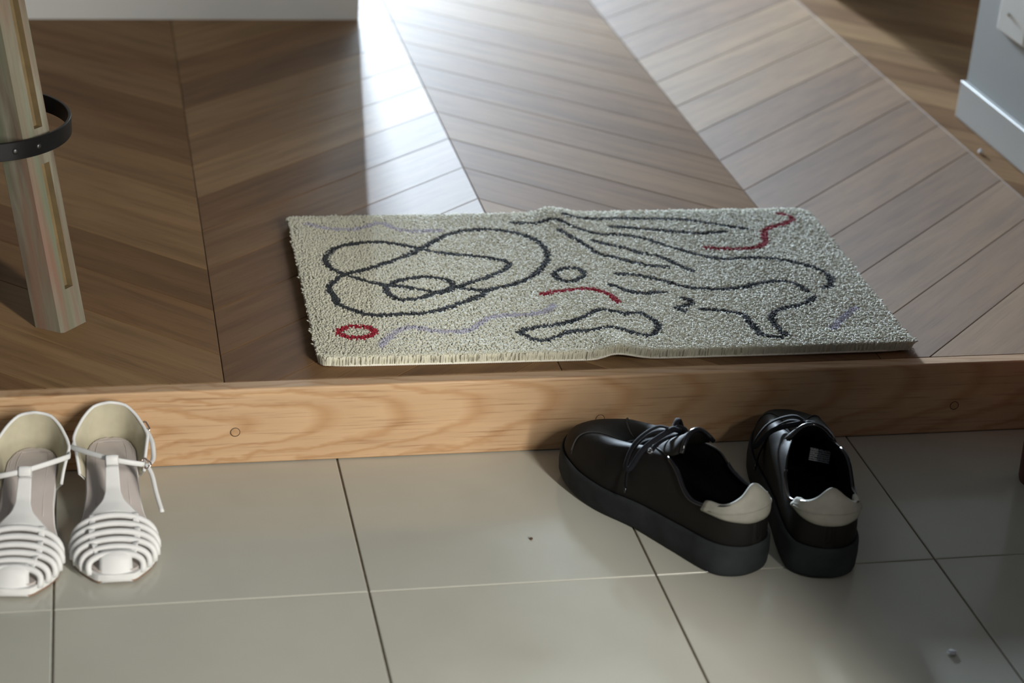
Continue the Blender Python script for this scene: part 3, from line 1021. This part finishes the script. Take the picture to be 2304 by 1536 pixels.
def sneaker(label, loc, rz, m, care, lace_side, tx, tz, tw, nlace, knot):
    """m = 1: right shoe, m = -1: left shoe (mirror image)"""
    root = empty('sneaker', loc, rz)
    tag(root, label, 'sneaker', 'pair of black sneakers')

    def mir(V):
        return [(q[0], q[1] * m, q[2]) for q in V]

    def add(name, vf, mat, smooth=True, parent=root, **kw):
        return mesh(name, mir(vf[0]), vf[1], mat, parent, smooth=smooth, **kw)

    # cup sole: outer wall with rounded lip, tread below
    prof = [(0.0, 'b', 0.0, .006), (0.0, 'b', 0.0, .0025), (0.0, 'b', .0015, .0004), (0, 'b', .005, -.0008), (0, 'm', 0, -.0015), (0, 't', -.004, -.0008), (0, 't', -.0008, -.0002), (0, 't', .0006, .0012), (0, 't', 0.0, .0028), (0, 't', -.004, .0034)]
    rows = []
    for _, kind, dz, ins in prof:
        ring = inset(OUTL, ins)
        rows.append([(ring[i][0], ring[i][1], (sole_bot(OUTL[i][0]) + dz) if kind == 'b' else ((sole_top(OUTL[i][0]) + dz) if kind == 't' else (sole_bot(OUTL[i][0]) + sole_top(OUTL[i][0])) / 2)) for i in range(NR)])
    V, F = grid(rows, closed_v=True)
    F.append(tuple(range(NR)))
    F.append(tuple(range(len(V) - NR, len(V))))
    sole = add('sole', (V, F), MAT['rubber'], smooth=50)
    # upper
    NVv = 16
    rows = [[upper_pt(i, v) for i in range(NR)] for v in np.linspace(0, 1, NVv)]
    V, F = grid(rows, closed_v=True)
    add('upper', (V, F), MAT['leather'])
    # stitched vamp seams running from the sole edge up to the throat
    for side_, (i0, i1) in ((-1, (6.35, 7.75)), (1, (11.25, 9.85))):
        for k in (0, 1):
            pts = []
            for j in range(13):
                f = j / 12
                t_ = (i0 + (i1 - i0) * f ** 1.4) * SUB
                i = int(t_) % NR
                fr = t_ - int(t_)
                v_ = 0.10 + 0.80 * f + .05 * k
                pts.append(upper_pt(i, min(v_, 1)) * (1 - fr) + upper_pt((i + 1) % NR, min(v_, 1)) * fr + np.array((.0025 * k, 0, .0005)))
            add('vamp_seam', tube(catmull(pts, 3), 0.00045, n=5), MAT['thread'])
    # padded collar binding around the opening
    lo = list(range(-int(4.4 * SUB), int(4.4 * SUB) + 1))
    pts = [TOPP[i % NR] for i in lo]
    add('collar_binding', tube(pts, 0.0026, n=8), MAT['patent'])
    add('throat_binding', tube([TOPP[i % NR] for i in range(int(4.3 * SUB), int(13.8 * SUB))], 0.0012, n=6), MAT['leather'])
    # lining and insole
    rows = []
    for k, (f, z) in enumerate(((0.0, None), (0.06, -.010), (.5, -.02), (1, .040))):
        ring = []
        for i in range(NR):
            t = np.array(TOPP[i])
            bb = np.array((*inset_lin[i], 0))
            if k == 0:
                q = t
            elif k == 3:
                q = np.array((bb[0], bb[1], .041))
            else:
                q = t + (bb - t) * f
                q[2] = t[2] + (0.041 - t[2]) * (0.25 if k == 1 else 0.62)
            ring.append(q)
        rows.append(ring)
    V, F = grid(rows, closed_v=True)
    F.append(tuple(range(3 * NR, 4 * NR)))
    add('lining', (V, F), MAT['lining'])
    # tongue
    rows = []
    for s in np.linspace(0, 1, 14):
        x = lerp(s, (0, .5, .85, 1), tx)
        z = lerp(s, (0, .5, .85, 1), tz)
        w = lerp(s, (0, .5, .9, 1), (.009, .020, tw, tw * .82))
        row = []
        for a in np.linspace(-1, 1, 11):
            row.append((x + .004 * abs(a) * s - .010 * s * a * a, w * a, z - (.012 + .006 * s) * a * a * s))
        rows.append(row)
    V, F = grid(rows)
    tg = add('tongue', (V, F), MAT['leather'])
    so = tg.modifiers.new('thick', 'SOLIDIFY')
    so.thickness = 0.0045
    so.offset = 0
    ss = tg.modifiers.new('sub', 'SUBSURF')
    ss.levels = ss.render_levels = 1
    add('tongue_binding', tube([np.array(q) + np.array((-.0005, 0, .0005)) for q in rows[-1]], 0.0028, n=8), MAT['patent'], parent=tg)
    # laces across the throat, eyelets along both sides
    for k in range(nlace):
        x = .186 - .0125 * k
        yw = lerp(x, (.100, .137, .172, .191), (.0320, .0205, .0130, .0085)) + .006
        zt = lerp(x, (.100, .137, .172, .191), (.0930, .0935, .0790, .0685))
        zb = lerp(x, tx[::-1], tz[::-1])
        pts = [(x + .004, -yw, zt - .0012), (x + .003, -yw * .6, (zt + zb) / 2 + .0035), (x, 0, zb + .0045), (x - .003, yw * .6, (zt + zb) / 2 + .0035), (x - .004, yw, zt - .0012)]
        add('lace', tube(catmull(pts, 4), 0.0034, 0.0011, n=8), MAT['lace'])
        for sgn in (-1, 1):
            cpt = np.array((x + .004 * -sgn, sgn * (yw + .0018), zt - .0016))
            e = [cpt + np.array((.0026 * math.cos(a), .0018 * math.sin(a), -.0018 * math.sin(a) * sgn)) for a in np.linspace(0, 2 * math.pi, 12, endpoint=False)]
            add('eyelet', tube(e, 0.0008, n=5, closed=True), MAT['steel'])
    # bow: knot, two loops and two hanging ends
    kx, kz = knot
    add('lace_knot', tube([(kx + .004, -.007, kz), (kx, 0, kz + .003), (kx - .003, .007, kz)], 0.0045, 0.0032, n=8), MAT['lace'])
    for sgn in (-1, 1):
        if care and sgn != lace_side:
            continue
        far = 1.25 if sgn == lace_side else 0.9
        lp = [(kx, 0, kz + .002), (kx + .010, sgn * .016, kz + .006), (kx + .016, sgn * .032 * far, kz - .008), (kx + .014, sgn * .043 * far, kz - .030), (kx + .008, sgn * .042 * far, kz - .032), (kx + .004, sgn * .030 * far, kz - .010), (kx, sgn * .010, kz + .002), (kx, 0, kz + .002)]
        add('lace_loop', tube(catmull(lp, 6), 0.0030, 0.0010, n=8), MAT['lace'])
        en = [(kx, 0, kz + .001), (kx + .014, sgn * .018, kz - .002), (kx + .022, sgn * .034, kz - .020), (kx + .020, sgn * .0445, kz - .046), (kx + .017, sgn * .0475, kz - .060)]
        le = add('lace_end', tube(catmull(en, 6), 0.0030, 0.0010, n=8), MAT['lace'])
        a_, b_ = np.array(en[-2]), np.array(en[-1])
        add('aglet', tube([b_, b_ + (b_ - a_) * .5], 0.0016, n=8), MAT['patent'], parent=le)
    # pale heel tab wrapped over the back of the collar
    half = int(2.55 * SUB)
    rows = []
    for k in range(-half, half + 1):
        i = k % NR
        a = k / half
        v0 = 0.42 + 0.34 * abs(a) ** 2.2
        hump = math.exp(-(a / .36) ** 2)
        wing = math.exp(-((abs(a) - .97) / .10) ** 2)
        t = np.array(TOPP[i])
        nrm = OUTL[i] - IN3[i]
        nrm = np.array((*(nrm / (np.linalg.norm(nrm) + 1e-9)), 0))
        row = []
        for v in np.linspace(v0, 1.0, 8):
            puff = .0028 + .0016 * math.sin(math.pi * (v - v0) / (1 - v0 + 1e-6))
            row.append(upper_pt(i, v) + nrm * puff)
        rise = 0.0025 + .0135 * hump + .003 * wing
        row.append(t + nrm * .0026 + np.array((0, 0, rise * .55)) - nrm * rise * .15)
        row.append(t + nrm * .0008 + np.array((0, 0, rise)) - nrm * rise * .35)
        row.append(t - nrm * .0022 + np.array((0, 0, rise * .9)) - nrm * rise * .35)
        row.append(t - nrm * .0040 + np.array((0, 0, rise * .3)) - nrm * rise * .1)
        row.append(t - nrm * .0042 + np.array((0, 0, -.004)))
        rows.append(row)
    V, F = grid(rows)
    ht = add('heel_tab', (V, F), MAT['heeltab'])
    so = ht.modifiers.new('thick', 'SOLIDIFY')
    so.thickness = 0.0016
    so.offset = -1
    pts = []
    for k in range(-half + 2, half - 1):
        i = k % NR
        a = k / half
        v0 = 0.42 + 0.34 * abs(a) ** 2.2
        nrm = OUTL[i] - IN3[i]
        nrm = np.array((*(nrm / (np.linalg.norm(nrm) + 1e-9)), 0))
        pts.append(upper_pt(i, v0 + (1 - v0) * .45) + nrm * .0046)
    add('tab_seam', tube(pts, 0.0006, n=5), MAT['heeltab'], parent=ht)
    # vertical heel strip with an oblong outline
    rows = []
    for k in range(-3, 4):
        i = k % NR
        nrm = OUTL[i] - IN3[i]
        nrm = np.array((*(nrm / (np.linalg.norm(nrm) + 1e-9)), 0))
        rows.append([upper_pt(i, v) + nrm * .0014 * (1 if abs(k) < 3 else -.3) for v in np.linspace(.02, .52, 8)])
    hs = add('heel_strip', grid(rows), MAT['leather'])
    ov = []
    for a in np.linspace(0, 2 * math.pi, 24, endpoint=False):
        k = 1.1 * math.cos(a)
        v = .27 + .16 * np.sign(math.sin(a)) * abs(math.sin(a)) ** .5
        i0 = math.floor(k)
        q = upper_pt(i0 % NR, v) * (1 - (k - i0)) + upper_pt((i0 + 1) % NR, v) * (k - i0)
        ov.append(q + np.array((-.0017, 0, 0)))
    add('strip_outline', tube(ov, 0.0007, n=5, closed=True), MAT['leather'], parent=hs)
    if care:
        c = np.array(care[0]); ax = np.array(care[1]); ay = np.array(care[2])
        V = [c - ax - ay, c + ax - ay, c + ax + ay, c - ax + ay]
        nn = np.cross(ax, ay); nn = nn / np.linalg.norm(nn) * .0006
        V2 = [q + nn for q in V] + [q - nn for q in V]
        me_o = add('care_label', (V2, [(0, 1, 2, 3), (7, 6, 5, 4), (0, 4, 5, 1), (1, 5, 6, 2), (2, 6, 7, 3), (3, 7, 4, 0)]), MAT['care'], smooth=False)
        lay = me_o.data.uv_layers.new(name='UVMap')
        uvc = [(0, 0), (1, 0), (1, 1), (0, 1)] * 2
        for lp in me_o.data.loops:
            lay.data[lp.index].uv = uvc[lp.vertex_index]
        me_o['label'] = 'small grey printed care label'
    return root


inset_lin = [np.array((min(q[0], .235), q[1])) for q in inset(OUTL, 0.009)]
sneaker('black low-top sneaker turned sideways, toe pointing left against the step', (0.404, -0.281, 0), math.atan2(0.252, -0.140), -1, None, -1,
        (.199, .150, .117, .106), (.0625, .0890, .1120, .1235), .029, 5, (.136, .1085))
sneaker('black low-top sneaker seen from behind, with the grey label inside its tongue', (0.4725, -0.2995, 0), math.radians(81.0), 1,
        ((.150, -.0155, .0660), (.0045, -.0125, -.0045), (.0032, -.001, .0062)), 1,
        (.199, .168, .148, .140), (.0625, .0820, .1000, .1090), .031, 3, (.158, .0985))

# ------------------------------------------------------------------ white strappy sandals
MAT['whiteleather'] = plain('white_leather', (0.74, 0.745, 0.735), 0.5, var=0.04, nscale=60, spec=0.4)
MAT['beigelining'] = plain('beige_lining', (0.50, 0.46, 0.34), 0.75, var=0.12, nscale=30, spec=0.2)
MAT['insole'] = plain('taupe_insole', (0.55, 0.495, 0.465), 0.65, var=0.06, nscale=30, spec=0.3)
MAT['outsole'] = plain('tan_outsole', (0.26, 0.15, 0.09), 0.7, var=0.1)
MAT['buckle'] = plain('rose_gold_buckle', (0.86, 0.68, 0.58), 0.16, 1.0, var=0.02)
WX = (0, .002, .006, .014, .03, .06, .09, .115, .14, .165, .185, .200, .2105, .2150, .2182)
WY = (.004, .011, .0165, .0220, .0268, .0272, .0275, .031, .0385, .0425, .0405, .0325, .0245, .0215, .0172)
ZX = (0, .04, .06, .085, .11, .135, .17, .20, .218)
ZY = (.0500, .0480, .0440, .0340, .0230, .0155, .0120, .0122, .0135)


def sw(x):
    return lerp(x, WX, WY)


def sz(x):
    return lerp(x, ZX, ZY)


def sandal(label, loc, rz, m):
    """local x runs from heel to toe; m mirrors the lateral side (buckles) to -y or +y"""
    root = empty('sandal', loc, rz)
    tag(root, label, 'sandal', 'pair of white sandals')

    def add(name, vf, mat, smooth=True, parent=root, **kw):
        return mesh(name, [(q[0], q[1] * m, q[2]) for q in vf[0]], vf[1], mat, parent, smooth=smooth, **kw)

    xs = np.concatenate([[0, .002, .006, .014], np.linspace(.022, .205, 26), [.2085, .2115, .2140, .2160, .2175, .2182]])

    def slab(zt, zb, k, off=0.0):
        rows = []
        for x in xs:
            w = sw(x) * k
            xx = .109 + (x - .109) * (k if off == 0 else off)
            rows.append([(xx, -w, sz(x) + zb), (xx, -w, sz(x) + zt), (xx, -w * .5, sz(x) + zt - .0004), (xx, 0, sz(x) + zt - .0006), (xx, w * .5, sz(x) + zt - .0004), (xx, w, sz(x) + zt), (xx, w, sz(x) + zb), (xx, 0, sz(x) + zb)])
        V, F = grid(rows, closed_v=True)
        F += [tuple(range(8)), tuple(len(V) - 8 + j for j in range(8))]
        return V, F

    add('outsole', slab(-.0085, -.0118, .985), MAT['outsole'], smooth=40)
    add('midsole', slab(-.0015, -.0086, 1.0), MAT['whiteleather'], smooth=40)
    fb = add('footbed', slab(.0006, -.0014, .955), MAT['insole'], smooth=40)
    # stitched lines pressed into the footbed
    for k, x1 in ((.84, .075), (.60, .105)):
        pts = [(x, -sw(x) * k, sz(x) + .0006) for x in np.linspace(x1, .014, 14)] + [(.0085 + (1 - k) * .01, 0, .0506)] + [(x, sw(x) * k, sz(x) + .0006) for x in np.linspace(.014, x1, 14)]
        add('footbed_seam', tube(pts, 0.0005, n=5), MAT['insole'], parent=fb)
    # block heel
    n = 20
    hp = [(.004 + .0 * i, 0) for i in range(0)]
    ring = [(x, -sw(x) * .93) for x in np.linspace(.055, .006, 10)] + [(.002, 0)] + [(x, sw(x) * .93) for x in np.linspace(.006, .055, 10)]
    rows = []
    for z_, k in ((0.0, .80), (.003, .82), (.020, .88), (None, .97)):
        rows.append([(.027 + (x - .027) * k, y * k, (sz(x) - .0095) if z_ is None else z_) for x, y in ring])
    V, F = grid(rows, closed_v=True)
    F += [tuple(range(len(ring))), tuple(len(V) - len(ring) + j for j in range(len(ring)))]
    add('block_heel', (V, F), MAT['whiteleather'], smooth=40)
    # heel counter: outer leather, beige lining, rolled rim
    side = [(x, sw(x)) for x in np.linspace(.070, .012, 12)] + [(.006, .0165), (.002, .010), (.0, .0)]
    path = [(x, -y) for x, y in side] + [(x, y) for x, y in side[::-1][1:]]
    P = resample([(x, y, 0) for x, y in path], .0035, False)
    npt = len(P)
    outer, inner, rim_ = [], [], []
    for i, q in enumerate(P):
        a = abs(i / (npt - 1) * 2 - 1)
        hgt = lerp(a, (0, .18, .35, .55, .75, .9, 1), (.0415, .0385, .0305, .0215, .0150, .0095, .0035))
        t = P[min(i + 1, npt - 1)] - P[max(i - 1, 0)]
        t = t / np.linalg.norm(t)
        nr = np.array((t[1], -t[0], 0))
        if nr @ (q - np.array((.05, 0, 0))) < 0:
            nr = -nr
        flare = lerp(a, (0, .3, .6, 1), (-.001, .0055, .0120, .0060))
        ro, rin = [], []
        for s in np.linspace(0, 1, 8):
            b = q + nr * (.0012 + flare * s ** 1.2) + np.array((0, 0, sz(q[0]) - .004 + (hgt + .004) * s))
            ro.append(b)
            rin.append(b - nr * .0026)
        outer.append(ro)
        inner.append(rin)
        rim_.append(ro[-1] - nr * .0013)
    add('heel_counter', grid(outer), MAT['whiteleather'])
    add('counter_lining', grid(inner), MAT['beigelining'])
    add('counter_rim', tube(rim_, 0.0018, n=8), MAT['whiteleather'])

    # upper shape over the toes
    def arch(x):
        return lerp(x, (.125, .145, .165, .185, .200, .210, .217), (.040, .0370, .0335, .0300, .0265, .0210, .0110))

    def over(x, a, bow=.009):
        """point on the arched upper, a from -1 (edge) to 1 (edge)"""
        ph = a * math.pi / 2
        w = sw(min(x + bow * a * a, .2155)) + .0010
        zz = sz(x) - .004
        return np.array((x + bow * a * a, w * math.sin(ph) if abs(a) < 1 else w * a, zz + (arch(x) - zz) * max(math.cos(ph), 0) ** .72))

    for x in (.1455, .1580, .1700, .1815, .1920, .2010):
        pts = [over(x, a) for a in np.linspace(-1, 1, 23)]
        add('toe_cord', tube(pts, 0.0034, n=8), MAT['whiteleather'])
    # two slim strips woven lengthwise through the cords
    for sgn in (-1, 1):
        pts = []
        for j, x in enumerate(np.linspace(.139, .2025, 27)):
            a = sgn * lerp(x, (.139, .2025), (.36, .34))
            q = over(x, a, 0)
            ph = (x - .1455) / (.0111) * math.pi + math.pi / 2
            pts.append(q + np.array((0, 0, .0030 * math.sin(ph))))
        add('woven_strip', tube(pts, 0.0034, 0.0008, n=8), MAT['whiteleather'])
    # toe tab
    rows = []
    for s in np.linspace(0, 1, 9):
        x = lerp(s, (0, .35, .7, 1), (.2000, .2075, .2135, .2185))
        z = lerp(s, (0, .35, .7, 1), (.0290, .0255, .0170, .0035))
        w = lerp(s, (0, 1), (.0150, .0165))
        rows.append([(x - .0030 * a * a, w * a, z - .0022 * a * a) for a in np.linspace(-1, 1, 9)])
    tt = add('toe_tab', grid(rows), MAT['whiteleather'])
    so = tt.modifiers.new('thick', 'SOLIDIFY'); so.thickness = .0022; so.offset = 0
    # T strap widening into the vamp
    rows = []
    for s in np.linspace(0, 1, 18):
        x = lerp(s, (0, .25, .6, 1), (.1425, .128, .111, .0920))
        z = lerp(s, (0, .25, .6, 1), (.0375, .0420, .0500, .0650))
        w = lerp(s, (0, .08, .2, .32, .5, 1), (.0275, .0270, .0185, .0110, .0078, .0066))
        rows.append([(x + .002 * a * a * (1 - s), w * a, z - (w / .0275) ** 2 * .0085 * a * a) for a in np.linspace(-1, 1, 11)])
    ts = add('t_strap', grid(rows), MAT['whiteleather'])
    so = ts.modifiers.new('thick', 'SOLIDIFY'); so.thickness = .0022; so.offset = 0
    lp = [(x + .0040, 0, z - .0070) for x, z in ((.0880, .0720), (.0845, .0765), (.0830, .0800), (.0860, .0825), (.0890, .0800), (.0905, .0745))]
    add('strap_loop', tube(catmull(lp, 4), 0.0070, 0.0009, n=8, up=(-1, 0, 0)), MAT['whiteleather'])
    # ankle strap through the loop, tail hanging on the buckle side (+y)
    st = [(.036, -.0385, .0630), (.048, -.0400, .0655), (.058, -.0385, .0690), (.077, -.020, .0715), (.0905, 0, .0715), (.0930, .018, .0680), (.0890, .0330, .0625)]
    add('ankle_strap', tube(catmull(st, 6), 0.0013, 0.0030, n=8, up=(0, 0, 1)), MAT['whiteleather'])
    s2 = [(.026, .0375, .0700), (.045, .0430, .0640), (.066, .0430, .0560), (.086, .0370, .0600)]
    add('side_strap', tube(catmull(s2, 6), 0.0021, 0.0026, n=8, up=(0, 1, 0)), MAT['whiteleather'])
    tl = [(.0885, .0350, .0630), (.100, .0405, .0560), (.118, .0440, .0450), (.138, .0490, .0330)]
    add('strap_tail', tube(catmull(tl, 6), 0.0021, 0.0024, n=8, up=(0, 1, 0)), MAT['whiteleather'])
    # buckles
    for (cx, cy, cz), (ux, uy, uz) in (((.0885, .0345, .0635), (.75, .6, -.2)), ((.0240, .0365, .0715), (.8, .35, -.4))):
        u = np.array((ux, uy, uz)); u = u / np.linalg.norm(u)
        w = np.cross(u, (0.3, -0.6, 0.8)); w = w / np.linalg.norm(w)
        c = np.array((cx, cy, cz))
        sq = [c + u * .0062 * a + w * .0038 * b for a, b in ((-1, -.7), (-.7, -1), (.7, -1), (1, -.7), (1, .7), (.7, 1), (-.7, 1), (-1, .7))]
        bk = add('buckle', tube(sq, 0.0011, n=6, closed=True), MAT['buckle'])
        add('prong', tube([c - u * .0055, c + u * .0062], 0.0008, n=6), MAT['buckle'], parent=bk)
    return root


sandal('white strappy sandal nearest the sneakers, fully in view, heel against the step', (-0.2495, -0.0135, 0), math.radians(-89.7), 1)
sandal('white strappy sandal at the left edge, partly cut off by the frame', (-0.3272, -0.0300, 0), math.radians(-95.8), -1)

# ------------------------------------------------------------------ crumbs and lint
MAT['crumb'] = plain('brown_crumb', (0.10, 0.055, 0.03), 0.9, var=0.3)
MAT['fluff'] = plain('white_lint', (0.75, 0.76, 0.80), 0.9, var=0.1)


def bit(name, label, loc, r, mat, cat, group=None, squash=.5, n=3):
    bm = bmesh.new()
    bmesh.ops.create_icosphere(bm, subdivisions=2, radius=r)
    rr = random.Random(int(loc[0] * 1e5) ^ int(abs(loc[1]) * 1e5))
    for v_ in bm.verts:
        k = rr.uniform(.6, 1.25)
        v_.co = Vector((v_.co.x * k * 1.3, v_.co.y * k, v_.co.z * squash * k))
    zmin = min(v_.co.z for v_ in bm.verts)
    for v_ in bm.verts:
        v_.co.z -= zmin
    me = bpy.data.meshes.new(name)
    bm.to_mesh(me)
    bm.free()
    me.materials.append(mat)
    o = link(bpy.data.objects.new(name, me))
    o.location = loc
    o.rotation_euler = (0, 0, rr.uniform(0, 3))
    return tag(o, label, cat, group)


bit('crumb', 'tiny brown crumb on the tile left of the sneakers', (0.1841, -0.189, 0), .0018, MAT['crumb'], 'crumb')
bit('lint', 'white fluff on the tile at the bottom right', (0.556, -0.440, 0), .0042, MAT['fluff'], 'lint', squash=.45)
bit('lint', 'small white lint on the oak floor beside the right baseboard', (1.0669, 0.6936, H), .0038, MAT['fluff'], 'lint', squash=.9)
